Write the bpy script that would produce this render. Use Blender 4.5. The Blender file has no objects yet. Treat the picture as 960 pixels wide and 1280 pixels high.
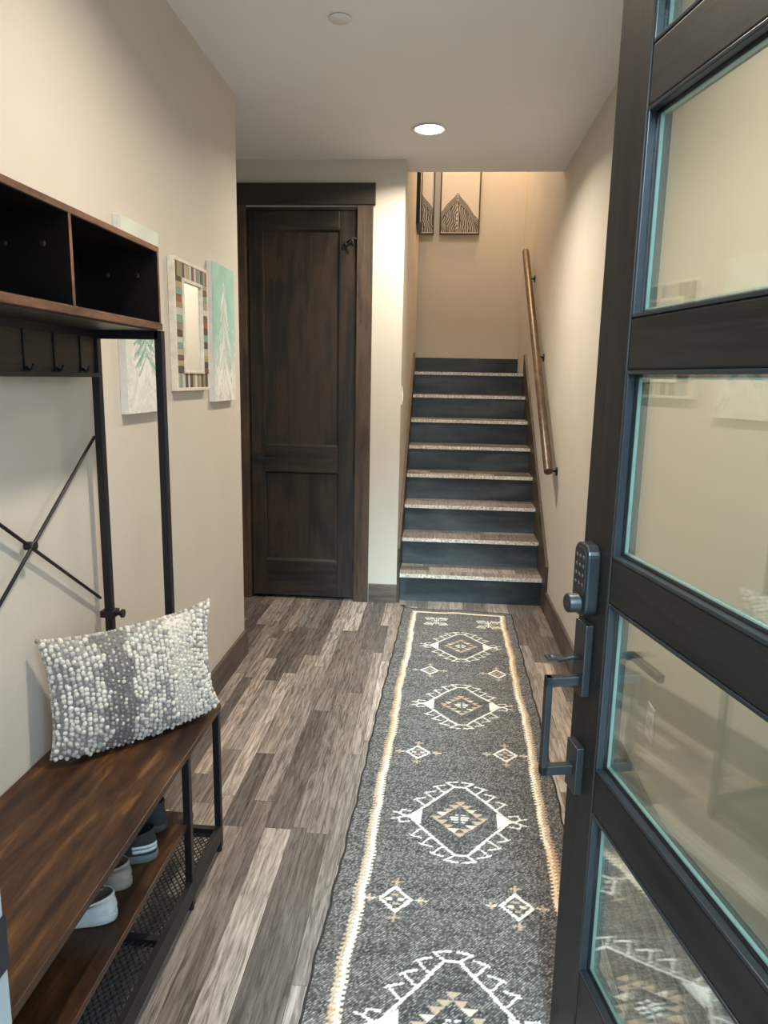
import bpy, bmesh, math, random
import numpy as np
from mathutils import Vector, Matrix
random.seed(7); rng = np.random.RandomState(11)
S = bpy.context.scene
C = S.collection
PI = math.pi

# ------------------------------------------------------------------ room measures (metres)
XL, XR, XC = -1.0, 0.717, -0.2513      # left wall, right wall, stairwell left wall
YB, YLE, YC, YS = 4.544, 3.544, 4.814, 7.0   # closet wall, end of left wall, ceiling edge, landing wall
HC = 2.745
YE = 0.55                              # inner face of the entrance wall
RIS, RUN, Y1 = 0.191, 0.2468, 4.581

# ------------------------------------------------------------------ mesh collector
class MB:
    def __init__(s): s.v = []; s.f = []; s.sm = []; s.col = None
    def add(s, vs, fs, smooth=False):
        b = len(s.v); s.v += [tuple(v) for v in vs]
        for f in fs: s.f.append(tuple(b+i for i in f)); s.sm.append(smooth)
        return s
    def box(s, x0, x1, y0, y1, z0, z1):
        vs = [(x, y, z) for z in (z0, z1) for y in (y0, y1) for x in (x0, x1)]
        return s.add(vs, [(0,2,3,1),(4,5,7,6),(0,1,5,4),(2,6,7,3),(0,4,6,2),(1,3,7,5)])
    def tube(s, pts, r, n=12, cap=True, smooth=True, closed=False):
        pts = [Vector(p) for p in pts]; N = len(pts)
        rs = r if isinstance(r, (list, tuple)) else [r]*N
        vs = []; up = None
        for i, p in enumerate(pts):
            if closed: d = pts[(i+1) % N]-pts[i-1]
            else: d = pts[min(i+1, N-1)]-pts[max(i-1, 0)]
            d.normalize()
            if up is None:
                up = Vector((0,0,1)) if abs(d.z) < .9 else Vector((1,0,0))
            a = (up - d*up.dot(d)).normalized(); up = a; b = d.cross(a)
            for k in range(n):
                t = 2*PI*k/n; vs.append(p+(a*math.cos(t)+b*math.sin(t))*rs[i])
        fs = []
        for i in range(N if closed else N-1):
            j = (i+1) % N
            for k in range(n):
                l = (k+1) % n; fs.append((i*n+k, i*n+l, j*n+l, j*n+k))
        s.add(vs, fs, smooth)
        if cap and not closed:
            b0 = len(s.v)-len(vs)
            s.f.append(tuple(b0+k for k in reversed(range(n)))); s.sm.append(False)
            s.f.append(tuple(b0+(N-1)*n+k for k in range(n))); s.sm.append(False)
        return s
    def prism(s, poly, axis, a, b):
        """poly: 2-D outline in the two other axes (cyclic order), extruded along axis from a to b"""
        def P(p, t):
            if axis == 0: return (t, p[0], p[1])
            if axis == 1: return (p[0], t, p[1])
            return (p[0], p[1], t)
        n = len(poly)
        vs = [P(p, a) for p in poly]+[P(p, b) for p in poly]
        return s.add(vs, [tuple(range(n)), tuple(reversed(range(n, 2*n)))]+[(i, (i+1) % n+0 if False else (i+1) % n, n+(i+1) % n, n+i)[::-1] for i in range(n)])
    def lathe(s, prof, c, axis=2, n=32, smooth=True):
        """prof: (radius, height) list, about an axis through c"""
        vs = []
        for r, h in prof:
            for k in range(n):
                t = 2*PI*k/n; u, w = r*math.cos(t), r*math.sin(t)
                p = [(h, u, w), (u, h, w), (u, w, h)][axis]
                vs.append((c[0]+p[0], c[1]+p[1], c[2]+p[2]))
        fs = [(i*n+k, i*n+(k+1) % n, (i+1)*n+(k+1) % n, (i+1)*n+k) for i in range(len(prof)-1) for k in range(n)]
        return s.add(vs, fs, smooth)

ORG = {}   # object -> origin of its mesh frame in the coordinates its shapes are written in
def obj(name, mb, mat, parent=None, bevel=0, origin=None, recalc=True, seg=2, solid=None):
    if parent is not None:
        o0 = ORG[parent.name_full]
    else:
        o0 = Vector(origin) if origin is not None else None
        if o0 is None:
            xs = np.array(mb.v); lo, hi = xs.min(0), xs.max(0)
            o0 = Vector(((lo[0]+hi[0])/2, (lo[1]+hi[1])/2, lo[2]))
    me = bpy.data.meshes.new(name)
    me.from_pydata([(v[0]-o0[0], v[1]-o0[1], v[2]-o0[2]) for v in mb.v], [], mb.f)
    me.update()
    me.polygons.foreach_set('use_smooth', mb.sm)
    if recalc:
        bm = bmesh.new(); bm.from_mesh(me); bmesh.ops.recalc_face_normals(bm, faces=bm.faces); bm.to_mesh(me); bm.free()
    if mb.col is not None:
        at = me.color_attributes.new('Col', 'FLOAT_COLOR', 'POINT' if len(mb.col) == len(me.vertices) else 'CORNER')
        c = np.ones((len(mb.col), 4), dtype=np.float32); c[:, :mb.col.shape[1]] = mb.col
        at.data.foreach_set('color', c.ravel())
    me.materials.append(mat)
    o = bpy.data.objects.new(name, me); C.objects.link(o)
    ORG[o.name_full] = o0
    if parent is not None: o.parent = parent
    else: o.location = o0
    if bevel:
        m = o.modifiers.new('Bevel', 'BEVEL'); m.width = bevel; m.segments = seg; m.limit_method = 'ANGLE'; m.angle_limit = .6
        m.harden_normals = False
    return o
def tag(o, label=None, cat=None, group=None, kind=None):
    if label: o['label'] = label
    if cat: o['category'] = cat
    if group: o['group'] = group
    if kind: o['kind'] = kind
    return o
def thing(name, label, cat, loc, rz=0, group=None, kind=None, local=False):
    o = bpy.data.objects.new(name, None); C.objects.link(o); o.empty_display_size = .1
    o.location = loc; o.rotation_euler = (0, 0, rz)
    ORG[o.name_full] = Vector((0,0,0)) if local else Vector(loc)
    return tag(o, label, cat, group, kind)
def struct(name, mb, mat, **k): return tag(obj(name, mb, mat, **k), kind='structure')
def box(*a): return MB().box(*a)

# ------------------------------------------------------------------ materials
class NT:
    def __init__(s, name):
        s.m = bpy.data.materials.new(name); s.m.use_nodes = True
        s.t = s.m.node_tree; s.t.nodes.clear()
        s.out = s.n('ShaderNodeOutputMaterial')
    def n(s, typ, **k):
        nd = s.t.nodes.new(typ)
        for a, b in k.items():
            if a.startswith('i_'):
                key = a[2:].replace('_', ' '); nd.inputs[key].default_value = b
            else: setattr(nd, a, b)
        return nd
    def l(s, a, b): s.t.links.new(a, b)
def lin(r, g, b):
    f = lambda c: (c/255/12.92) if c/255 <= .04045 else ((c/255+.055)/1.055)**2.4
    return (f(r), f(g), f(b), 1)
def noise(T, vec, scale, detail=4, rough=.55, dist=0):
    n = T.n('ShaderNodeTexNoise'); n.inputs['Scale'].default_value = scale
    n.inputs['Detail'].default_value = detail; n.inputs['Roughness'].default_value = rough
    n.inputs['Distortion'].default_value = dist
    if vec is not None: T.l(vec, n.inputs['Vector'])
    return n.outputs['Fac']
def ramp(T, fac, stops):
    r = T.n('ShaderNodeValToRGB'); e = r.color_ramp.elements
    while len(e) < len(stops): e.new(.5)
    for k, (p, c) in enumerate(stops):
        e[k].position = p; e[k].color = c if len(c) == 4 else (*c, 1)
    T.l(fac, r.inputs['Fac']); return r.outputs['Color']
def mapping(T, scale, rot=(0,0,0), src='Object'):
    tc = T.n('ShaderNodeTexCoord'); m = T.n('ShaderNodeMapping')
    m.inputs['Scale'].default_value = scale; m.inputs['Rotation'].default_value = rot
    T.l(tc.outputs[src], m.inputs['Vector']); return m.outputs['Vector']
def bump(T, h, strength, dist=.01):
    b = T.n('ShaderNodeBump'); b.inputs['Strength'].default_value = strength; b.inputs['Distance'].default_value = dist
    T.l(h, b.inputs['Height']); return b.outputs['Normal']
def finish(T, base, rough=.5, metal=0, normal=None, spec=None, sheen=0):
    p = T.n('ShaderNodeBsdfPrincipled')
    if isinstance(base, tuple): p.inputs['Base Color'].default_value = base
    else: T.l(base, p.inputs['Base Color'])
    if isinstance(rough, (int, float)): p.inputs['Roughness'].default_value = rough
    else: T.l(rough, p.inputs['Roughness'])
    p.inputs['Metallic'].default_value = metal
    if spec is not None: p.inputs['Specular IOR Level'].default_value = spec
    if sheen: p.inputs['Sheen Weight'].default_value = sheen
    if normal is not None: T.l(normal, p.inputs['Normal'])
    T.l(p.outputs[0], T.out.inputs['Surface']); return T.m
def plain(name, col, rough=.5, metal=0, nscale=0, var=.1, bstr=0, bscale=200, bdist=.001, spec=None):
    T = NT(name); v = mapping(T, (1,1,1)); base = col
    if nscale:
        f = noise(T, v, nscale, 3)
        d = tuple(c*(1-var) for c in col[:3]); e = tuple(min(1, c*(1+var)) for c in col[:3])
        base = ramp(T, f, [(.3, d), (.7, e)])
    nrm = bump(T, noise(T, v, bscale, 3), bstr, bdist) if bstr else None
    return finish(T, base, rough, metal, nrm, spec)
def plaster(name, col, var=.03):
    T = NT(name); v = mapping(T, (1,1,1), src='Object')
    a = noise(T, v, 2.2, 3); b = noise(T, v, 9, 5, .6, .6); c = noise(T, v, 130, 2)
    d = tuple(x*(1-var) for x in col[:3]); e = tuple(x*(1+var) for x in col[:3])
    base = ramp(T, a, [(.3, d), (.7, e)])
    ad = T.n('ShaderNodeMath', operation='MULTIPLY_ADD'); T.l(b, ad.inputs[0]); ad.inputs[1].default_value = 2.2; T.l(c, ad.inputs[2])
    return finish(T, base, .62, 0, bump(T, ad.outputs[0], .22, .002), .3)

def wood(name, cols, axis=1, grain=34, stretch=.05, rough=.42, bst=.15, blotch=2.2, knots=None, spec=.5, fine=260):
    """streaky wood, the grain running along axis"""
    T = NT(name)
    sc = [1,1,1]; sc[axis] = stretch
    v = mapping(T, tuple(sc)); vf = mapping(T, (1,1,1))
    bsc = [1,1,1]; bsc[axis] = .28
    vb = mapping(T, tuple(bsc))
    g = noise(T, v, grain, 5, .6, .4); f = noise(T, v, fine, 3, .6); b = noise(T, vb, blotch*3, 5, .6, .8)
    m1 = T.n('ShaderNodeMath', operation='MULTIPLY_ADD'); T.l(g, m1.inputs[0]); m1.inputs[1].default_value = .5
    m2 = T.n('ShaderNodeMath', operation='MULTIPLY'); T.l(b, m2.inputs[0]); m2.inputs[1].default_value = .5
    T.l(m2.outputs[0], m1.inputs[2])
    n = len(cols)
    base = ramp(T, m1.outputs[0], [(.37+.26*i/(n-1), c) for i, c in enumerate(cols)])
    mx = T.n('ShaderNodeMix', data_type='RGBA', blend_type='MULTIPLY'); mx.inputs['Factor'].default_value = .5
    T.l(base, mx.inputs['A']); T.l(ramp(T, f, [(.35, (.45,.45,.45,1)), (.6, (1,1,1,1))]), mx.inputs['B'])
    base = mx.outputs['Result']
    if knots:
        vo = T.n('ShaderNodeTexVoronoi'); vo.inputs['Scale'].default_value = knots
        ks = [1,1,1]; ks[axis] = .5
        T.l(mapping(T, tuple(ks)), vo.inputs['Vector'])
        k = ramp(T, vo.outputs['Distance'], [(.035, (.22,.2,.2,1)), (.13, (1,1,1,1))])
        my = T.n('ShaderNodeMix', data_type='RGBA', blend_type='MULTIPLY'); my.inputs['Factor'].default_value = .85
        T.l(base, my.inputs['A']); T.l(k, my.inputs['B']); base = my.outputs['Result']
    return finish(T, base, rough, 0, bump(T, f, bst, .001), spec)
def attr_mat(name, rough=.8, bscale=500, bst=.4, bdist=.001, spec=.3, sheen=0, stretch=(1,1,1)):
    T = NT(name); a = T.n('ShaderNodeAttribute'); a.attribute_name = 'Col'
    return finish(T, a.outputs['Color'], rough, 0, bump(T, noise(T, mapping(T, stretch), bscale, 2), bst, bdist), spec, sheen)

M = {}
M['wall'] = plaster('wall_plaster', (.60,.565,.505,1))
M['ceiling'] = plaster('ceiling_paint', (.82,.83,.84,1), .015)
M['black_metal'] = plain('black_powder_coat', (.014,.015,.018,1), .42, .3, 0, bstr=.05, bscale=900)
M['bronze'] = plain('dark_bronze', (.040,.046,.052,1), .38, .75)
M['bead'] = plain('glazing_bead_black', (.020,.026,.032,1), .3, .35)
M['door_black'] = wood('entry_door_stain', [(.009,.008,.0075), (.016,.014,.0125), (.022,.019,.017)], axis=2, grain=60, stretch=.04, rough=.48, bst=.12, fine=420, spec=.22)
M['door_black_h'] = wood('entry_door_stain_cross', [(.009,.008,.0075), (.016,.014,.0125), (.022,.019,.017)], axis=1, grain=60, stretch=.04, rough=.48, bst=.12, fine=420, spec=.22)
alder = [(.005,.0045,.0045), (.013,.0105,.0085), (.040,.025,.016), (.018,.014,.012)]
M['alder_v'] = wood('alder_vertical', alder, axis=2, grain=22, stretch=.07, rough=.45, knots=3.1, blotch=1.3)
M['alder_h'] = wood('alder_horizontal', alder, axis=0, grain=22, stretch=.07, rough=.45, knots=2.3, blotch=1.3)
alder2 = [(.022,.016,.013), (.055,.036,.025), (.095,.060,.040), (.07,.047,.034)]
M['casing_v'] = wood('casing_vertical', alder2, axis=2, grain=26, stretch=.07, rough=.5, knots=3.4, blotch=1.6)
M['casing_h'] = wood('casing_horizontal', [(.016,.013,.012), (.028,.021,.017), (.040,.029,.023)], axis=0, grain=26, stretch=.07, rough=.5, knots=2.6)
M['riser'] = wood('riser_daylight_tint', [(.015,.024,.030), (.034,.047,.058), (.075,.092,.106)], axis=0, grain=9, stretch=.16, rough=.30, knots=2.8, blotch=1.5, bst=.05)  # dark stain with the bluish daylight sheen put into its colour
M['skirt'] = wood('skirt_stain', [(.03,.021,.016), (.065,.045,.033), (.10,.07,.05)], axis=1, grain=26, stretch=.08, rough=.5)
M['rail_wood'] = wood('rail_stain', [(.04,.025,.014), (.09,.056,.03), (.15,.10,.055)], axis=1, grain=30, stretch=.12, rough=.36, knots=6)
M['rustic'] = wood('rustic_board', [(.010,.005,.0035), (.034,.015,.008), (.075,.034,.014), (.19,.095,.036)], axis=1, grain=24, stretch=.12, rough=.36, blotch=2.4, bst=.08, fine=190, spec=.3)
M['rustic_edge'] = wood('rustic_board_edge', [(.05,.022,.012), (.13,.058,.030), (.21,.10,.055)], axis=1, grain=40, stretch=.2, rough=.45, bst=.1)
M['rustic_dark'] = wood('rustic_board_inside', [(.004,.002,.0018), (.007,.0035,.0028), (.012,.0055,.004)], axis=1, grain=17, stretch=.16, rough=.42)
M['hook_board'] = wood('hook_board_wood', [(.016,.012,.008), (.035,.025,.017), (.055,.04,.027)], axis=1, grain=50, stretch=.05, rough=.55)
M['white_plastic'] = plain('white_plastic', (.80,.79,.76,1), .35)
M['cap_white'] = plain('cover_white', (.74,.73,.70,1), .5)
M['jamb'] = plain('jamb_paint', (.24,.26,.265,1), .5, nscale=20, var=.06)
M['rubber'] = plain('black_rubber', (.008,.008,.01,1), .7)
M['porch'] = plain('porch_concrete', (.52,.52,.51,1), .85, nscale=6, bstr=.3, bscale=60)
M['opposite'] = plain('sky_block_grey', (.12,.125,.12,1), .8, nscale=2)
M['asphalt'] = plain('asphalt', (.12,.12,.125,1), .9, nscale=30)
M['tan_cap'] = plain('screw_cap_tan', (.05,.025,.01,1), .5)
M['frame_white'] = plain('whitewashed_wood', (.70,.66,.57,1), .6, nscale=30, var=.12, bstr=.15, bscale=120)
M['frame_brown'] = plain('print_frame_brown', (.06,.033,.022,1), .45, nscale=30)
M['canvas'] = attr_mat('painted_canvas', .75, 900, .35)
M['canvas_side'] = plain('canvas_side', (.70,.70,.68,1), .8, nscale=40, var=.06, bstr=.3, bscale=700)
M['print'] = attr_mat('printed_panel', .7, 900, .1)
M['mosaic'] = attr_mat('mosaic_wood', .6, 160, .3)
M['rug'] = attr_mat('rug_wool', .95, 620, .9, .0016, .1, .1, (1, .55, 1))
M['cord'] = plain('rug_cord', (.022,.022,.024,1), .95, nscale=300, var=.6, bstr=.8, bscale=500)
M['pillow'] = attr_mat('pillow_yarn', .95, 520, .7, .0012, .1, .15)
M['pillow_loop'] = attr_mat('pillow_loops', .92, 700, .5, .001, .15, .15)
T = NT('mirror_glass'); finish(T, (.86,.88,.86,1), .02, 1); M['mirror'] = T.m

# glass: clear pane, reflecting by angle on both faces
T = NT('door_glass')
lw = T.n('ShaderNodeLayerWeight'); lw.inputs['Blend'].default_value = .5
pw = T.n('ShaderNodeMath', operation='POWER'); T.l(lw.outputs['Facing'], pw.inputs[0]); pw.inputs[1].default_value = 5
ma = T.n('ShaderNodeMath', operation='MULTIPLY_ADD'); T.l(pw.outputs[0], ma.inputs[0]); ma.inputs[1].default_value = .90; ma.inputs[2].default_value = .125
tr = T.n('ShaderNodeBsdfTransparent'); tr.inputs['Color'].default_value = (.965,.985,.962,1)
gl = T.n('ShaderNodeBsdfGlossy'); gl.inputs['Roughness'].default_value = .0; gl.inputs['Color'].default_value = (1,1,1,1)
mx = T.n('ShaderNodeMixShader'); T.l(ma.outputs[0], mx.inputs[0]); T.l(tr.outputs[0], mx.inputs[1]); T.l(gl.outputs[0], mx.inputs[2])
T.l(mx.outputs[0], T.out.inputs['Surface']); M['glass'] = T.m
M['glass_edge'] = plain('spacer_edge', (.38,.58,.55,1), .25)

def emit(name, col, st):
    T = NT(name); e = T.n('ShaderNodeEmission'); e.inputs['Color'].default_value = col; e.inputs['Strength'].default_value = st
    T.l(e.outputs[0], T.out.inputs['Surface']); return T.m
M['lamp'] = emit('lamp_diffuser', (1,.93,.82,1), 14)

# plank material: the colour of each strip from its own attribute, grain from position + a shift per strip
T = NT('floor_planks')
at = T.n('ShaderNodeAttribute'); at.attribute_name = 'Col'
se = T.n('ShaderNodeAttribute'); se.attribute_name = 'Shift'
ge = T.n('ShaderNodeNewGeometry'); ad = T.n('ShaderNodeVectorMath', operation='ADD')
T.l(ge.outputs['Position'], ad.inputs[0]); T.l(se.outputs['Vector'], ad.inputs[1])
def mp(scale):
    m = T.n('ShaderNodeMapping'); m.inputs['Scale'].default_value = scale; T.l(ad.outputs[0], m.inputs['Vector']); return m.outputs['Vector']
g1 = noise(T, mp((1,.07,1)), 75, 6, .65, 1.2); g2 = noise(T, mp((1,.05,1)), 240, 3, .6); g3 = noise(T, mp((1,.35,1)), 7, 4, .6, .6)
wv = T.n('ShaderNodeTexWave'); wv.wave_type = 'BANDS'; wv.bands_direction = 'X'; wv.inputs['Scale'].default_value = 13
wv.inputs['Distortion'].default_value = 7; wv.inputs['Detail'].default_value = 3; wv.inputs['Detail Scale'].default_value = .9
T.l(mp((1,.13,1)), wv.inputs['Vector'])
col = at.outputs['Color']
for fac, src, stops in ((.75, g1, [(.38, (.28,.26,.25,1)), (.53, (1.0,1.0,1.0,1)), (.68, (1.3,1.28,1.26,1))]),
                        (.55, g2, [(.36, (.50,.48,.46,1)), (.56, (1,1,1,1))]),
                        (.5, g3, [(.3, (.66,.65,.65,1)), (.55, (1,1,1,1)), (.75, (1.2,1.2,1.2,1))]),
                        (.34, wv.outputs['Fac'], [(.05, (.52,.50,.48,1)), (.45, (1,1,1,1))])):
    m = T.n('ShaderNodeMix', data_type='RGBA', blend_type='MULTIPLY'); m.inputs['Factor'].default_value = fac
    T.l(col, m.inputs['A']); T.l(ramp(T, src, stops), m.inputs['B']); col = m.outputs['Result']
M['planks'] = finish(T, col, .40, 0, bump(T, g2, .25, .0012), .45)

TONES = [(.30,.245,.205), (.235,.195,.165), (.17,.142,.125), (.115,.098,.09), (.36,.31,.27), (.27,.235,.21), (.20,.175,.16), (.145,.12,.105)]
def planks(x0, x1, y0, y1, z, axis=1, widths=(.050,.062,.074,.090), lens=(.35,1.2), gap=.0007, holes=None):
    mb = MB(); cols = []; shifts = []
    a = (x0 if axis == 1 else y0); a1 = (x1 if axis == 1 else y1)
    b0, b1 = (y0, y1) if axis == 1 else (x0, x1)
    last = None
    while a < a1-.001:
        w = min(random.choice(widths), a1-a)
        if a1-(a+w) < .02: w = a1-a
        b = b0-random.random()*.6
        while b < b1-.001:
            L = random.uniform(*lens); e = min(b+L, b1); s = max(b, b0)
            if e-s > .004:
                c = random.choice(TONES)
                while c == last: c = random.choice(TONES)
                last = c
                k = random.uniform(.86, 1.14); k *= 1.5; g = (c[0]+c[1]+c[2])/3; c = tuple((g+(q-g)*.68)*k for q in c)
                if axis == 1: q = [(a+gap, s+gap), (a+w-gap, s+gap), (a+w-gap, e-gap), (a+gap, e-gap)]
                else: q = [(s+gap, a+gap), (e-gap, a+gap), (e-gap, a+w-gap), (s+gap, a+w-gap)]
                mb.add([(p[0], p[1], z) for p in q], [(0,1,2,3)])
                cols += [c]*4; sh = (random.uniform(0,50), random.uniform(0,50), random.uniform(0,9)); shifts += [sh]*4
            b = e if b >= b0 else b+L
        a += w
    mb.col = np.array(cols); return mb, shifts
def add_shift(o, shifts):
    at = o.data.attributes.new('Shift', 'FLOAT_VECTOR', 'POINT')
    at.data.foreach_set('vector', np.array(shifts, dtype=np.float32).ravel())

# ------------------------------------------------------------------ setting
mb, sh = planks(-2.3, XR, .45, 4.604, 0)
n0 = len(mb.v)
mb.box(-2.3, XR, .45, 4.95, -.06, -.0015)          # dark body that shows in the hairline joints
mb.col = np.vstack([mb.col, np.tile((.05,.042,.037), (8,1))]); sh += [(0,0,0)]*8
fl = struct('floor', mb, M['planks'], recalc=False); add_shift(fl, sh)

struct('wall_left', box(XL-.12, XL, YE-.02, YLE, 0, HC), M['wall'])
struct('wall_right', box(XR, XR+.12, .40, YS+.1, 0, 4.5), M['wall'])
# closet wall: solid with the doorway cut out
DX0, DX1, DZ = -1.236, -.518, 2.475
w = MB().box(-2.3, DX0, YB, YB+.12, 0, HC).box(DX0, DX1, YB, YB+.12, DZ, HC).box(DX1, XC, YB, YB+.12, 0, HC)
struct('wall_closet', w, M['wall'])
struct('wall_stairwell', MB().box(XC-.12, XC, YB+.12, 6.9, 0, 4.5), M['wall'])
struct('wall_landing', box(-1.6, XR, YS, YS+.1, 1.2, 4.5), M['wall'])
struct('wall_landing_side', box(-1.7, -1.6, 6.0, YS+.1, 1.2, 4.5), M['wall'])
struct('wall_landing_near', box(-1.6, XC-.12, 6.0, 6.1, 1.2, 4.5), M['wall'])
struct('wall_alcove', box(-2.4, -2.3, YLE-.1, YB+.12, 0, HC), M['wall'])
struct('wall_alcove_near', box(-2.3, XL-.12, YLE-.12, YLE, 0, HC), M['wall'])
struct('ceiling', MB().box(-2.4, XR, YE-.1, YC, HC, HC+.3), M['ceiling'])
struct('wall_upper', box(XC-.12, XR, YC-.1, YC, HC+.3, 4.5), M['wall'])
struct('ceiling_upper', box(-1.7, XR+.12, YC-.1, YS+.1, 4.5, 4.6), M['ceiling'])
struct('wall_closet_inside', MB().box(-1.5, XC-.12, 5.3, 5.4, 0, HC).box(-1.6, -1.5, YB+.12, 5.4, 0, HC), M['wall'])  # unseen shell added to stop sky light leaking past door and stairs
struct('floor_closet', box(-1.6, XR, 4.951, 5.4, -.06, 0), M['porch'])  # runs on under the stairs to block leaking light
struct('ceiling_closet', box(-1.6, XC-.12, YB+.12, 5.4, HC, HC+.1), M['ceiling'])
# entrance wall with its opening
OX0, OX1, OZ = -.386, .492, 2.47
w = MB().box(-3.0, OX0-.02, .38, YE, 0, HC+.3).box(OX1+.02, 3.0, .38, YE, 0, HC+.3).box(OX0-.02, OX1+.02, .38, YE, OZ+.02, HC+.3)
struct('wall_entrance', w, M['wall'])
j = MB().box(OX0-.02, OX0, .375, YE-.002, 0, OZ+.02).box(OX1, OX1+.02, .375, YE-.002, 0, OZ+.02).box(OX0, OX1, .375, YE-.002, OZ, OZ+.02)
jo = struct('door_frame', j, M['jamb'], bevel=.001)
obj('strike_plate', box(OX0-.003, OX0+.0015, .515, YE-.0005, .917, .972), M['bronze'], jo)
struct('porch_floor', box(-3.0, 3.0, -3.2, .40, -.09, -.03), M['porch'])
struct('wall_sky_block', box(-12, 12, -9.3, -9.0, -.1, 2.3), M['opposite'])  # unseen wall added to block the low sky, height set for the light
struct('ground', box(-12, 12, -9.0, -3.2, -.12, -.08), M['asphalt'])
struct('trim_threshold', box(OX0, OX1, .37, .45, -.03, .012), M['bronze'], bevel=.003)

# baseboards
BH = .137
def base_mat(ax): return M['base_y'] if ax else M['base_x']
bc = [(.06,.047,.038), (.12,.096,.078), (.18,.15,.125)]
M['base_y'] = wood('baseboard_wood', bc, axis=1, grain=30, stretch=.06, rough=.5)
M['base_x'] = wood('baseboard_wood_cross', bc, axis=0, grain=30, stretch=.06, rough=.5)
struct('baseboard_left', MB().box(XL, XL+.015, YE, YLE+.015, 0, BH).box(XL-.12, XL, YLE, YLE+.015, 0, BH), M['base_y'], bevel=.002)
struct('baseboard_right', box(XR-.015, XR, YE, 4.436, 0, BH+.006), M['base_y'], bevel=.002)
struct('baseboard_closet', MB().box(-.437, XC+.002, YB-.015, YB, 0, BH-.012), M['base_x'], bevel=.002)
struct('baseboard_landing', MB().box(XC-.1, XR, YS-.015, YS, 8*RIS, 8*RIS+BH), M['riser'], bevel=.002)

# ------------------------------------------------------------------ closet door
cs = struct('trim_1', box(-.536, -.441, YB-.022, YB, 0, 2.485), M['casing_v'], bevel=.002)
obj('casing_board', box(-1.325, -1.226, YB-.022, YB, 0, 2.485), M['casing_v'], cs, bevel=.002)
obj('header_board', box(-1.335, -.428, YB-.030, YB, 2.485, 2.608), M['casing_h'], cs, bevel=.003)
obj('door_jamb', MB().box(DX0, DX0+.018, YB-.005, YB+.12, 0, DZ).box(DX1-.018, DX1, YB-.005, YB+.12, 0, DZ).box(DX0+.018, DX1-.018, YB-.005, YB+.12, DZ-.016, DZ), M['alder_v'], cs)
dx0, dx1, dy0, dy1 = -1.214, -.5365, YB+.000, YB+.035
zt = 2.455
sl0, sl1 = -1.121, -.647     # inner edges of the stiles
d1 = thing('door_1', None, None, (dx1, dy0, 0), kind='structure')
obj('stile', box(dx0, sl0, dy0, dy1, .02, zt), M['alder_v'], d1, bevel=.0025)
obj('stile', box(sl1, dx1, dy0, dy1, .02, zt), M['alder_v'], d1, bevel=.0025)
for a, b in ((.02,.262), (.853,1.025), (2.345,zt)):
    obj('rail', box(sl0, sl1, dy0, dy1, a, b), M['alder_h'], d1, bevel=.003)
for a, b in ((.262,.853), (1.025,2.345)):
    obj('panel', box(sl0, sl1, dy0+.016, dy1-.008, a-.005, b+.005), M['alder_v'], d1)
    m = MB().prism([(dy0+.004, b), (dy0+.016, b), (dy0+.016, b-.012)], 0, sl0, sl1)
    m.prism([(dy0+.003, a), (dy0+.016, a), (dy0+.016, a+.012)], 0, sl0, sl1)
    obj('panel_molding', m, M['alder_h'], d1)
hd = obj('door_handle', MB().box(-1.192, -1.128, dy0-.010, dy0, .910, .974), M['bronze'], d1, bevel=.002)
obj('lever', MB().tube([(-1.160, dy0-.008, .942), (-1.160, dy0-.052, .942)], .011).box(-1.168, -1.050, dy0-.060, dy0-.048, .934, .950), M['bronze'], hd, bevel=.002)
for z in (2.24, 1.74, .90, .24):
    hg = obj('hinge', MB().tube([(dx1+.006, dy0-.008, z-.05), (dx1+.006, dy0-.008, z+.05)], .0065).box(dx1-.012, dx1+.003, dy0-.002, dy0, z-.05, z+.05).tube([(dx1+.006, dy0-.008, z-.056), (dx1+.006, dy0-.008, z+.056)], .004), M['rubber'], d1)
# hinge-pin stop on the top hinge
st = MB().tube([(dx1+.006, dy0-.008, 2.292), (dx1-.030, dy0-.045, 2.292)], .006).tube([(dx1-.030, dy0-.045, 2.292), (dx1-.060, dy0-.020, 2.270)], .0055)
st.lathe([(0,-.010), (.014,-.010), (.014,.008), (0,.008)], (dx1-.068, dy0-.012, 2.262), 1, 16).tube([(dx1-.030, dy0-.045, 2.292), (dx1-.02, dy0-.040, 2.246)], .006)
obj('hinge_stop', st, M['rubber'], d1)

# ------------------------------------------------------------------ stairs
sx0, sx1 = XC+.018, XR-.018
stair = thing('staircase', 'straight flight of stairs with dark risers and grey-brown plank treads', 'stairs', (.23, 4.6, 0))
for i in range(8):
    yn = Y1+RUN*i; zt_ = RIS*(i+1)
    obj('riser', box(sx0, sx1, yn+.024, yn+.042, RIS*i, zt_-.022), M['riser'], stair)
    deep = RUN+.042 if i < 7 else YS-yn-.0
    x0 = sx0 if i < 7 else XC
    mb, sh = planks(sx0, sx1, yn, yn+deep, zt_, axis=0, widths=(.10,.14,.20), lens=(.3,.8))
    nb = len(mb.v)
    mb.box(sx0, sx1, yn, yn+deep, zt_-.026, zt_-.0008)
    mb.col = np.vstack([mb.col, np.tile((.92,.88,.82), (8,1))]); sh += [(3.1*i,1.7*i,0)]*8  # pale body: light on the nosing edges is painted into its colour
    t = obj('tread', mb, M['planks'], stair, recalc=False); add_shift(t, sh)
slope = RIS/RUN
def skirt_poly():
    ya, za = 4.452, .305
    yb = 6.30; zb = za+(yb-ya)*slope*.965
    return [(ya, 0), (ya, za), (yb, zb), (yb+.05, zb), (yb+.05, 0)]
obj('skirt_board', MB().prism(skirt_poly(), 0, sx1, XR-.001), M['skirt'], stair, bevel=.0015)
pl = [(max(y, YB+.002), z) for y, z in skirt_poly()]; pl[1] = (YB+.002, .37)
obj('skirt_board', MB().prism(pl, 0, XC, sx0), M['skirt'], stair, bevel=.0015)
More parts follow.
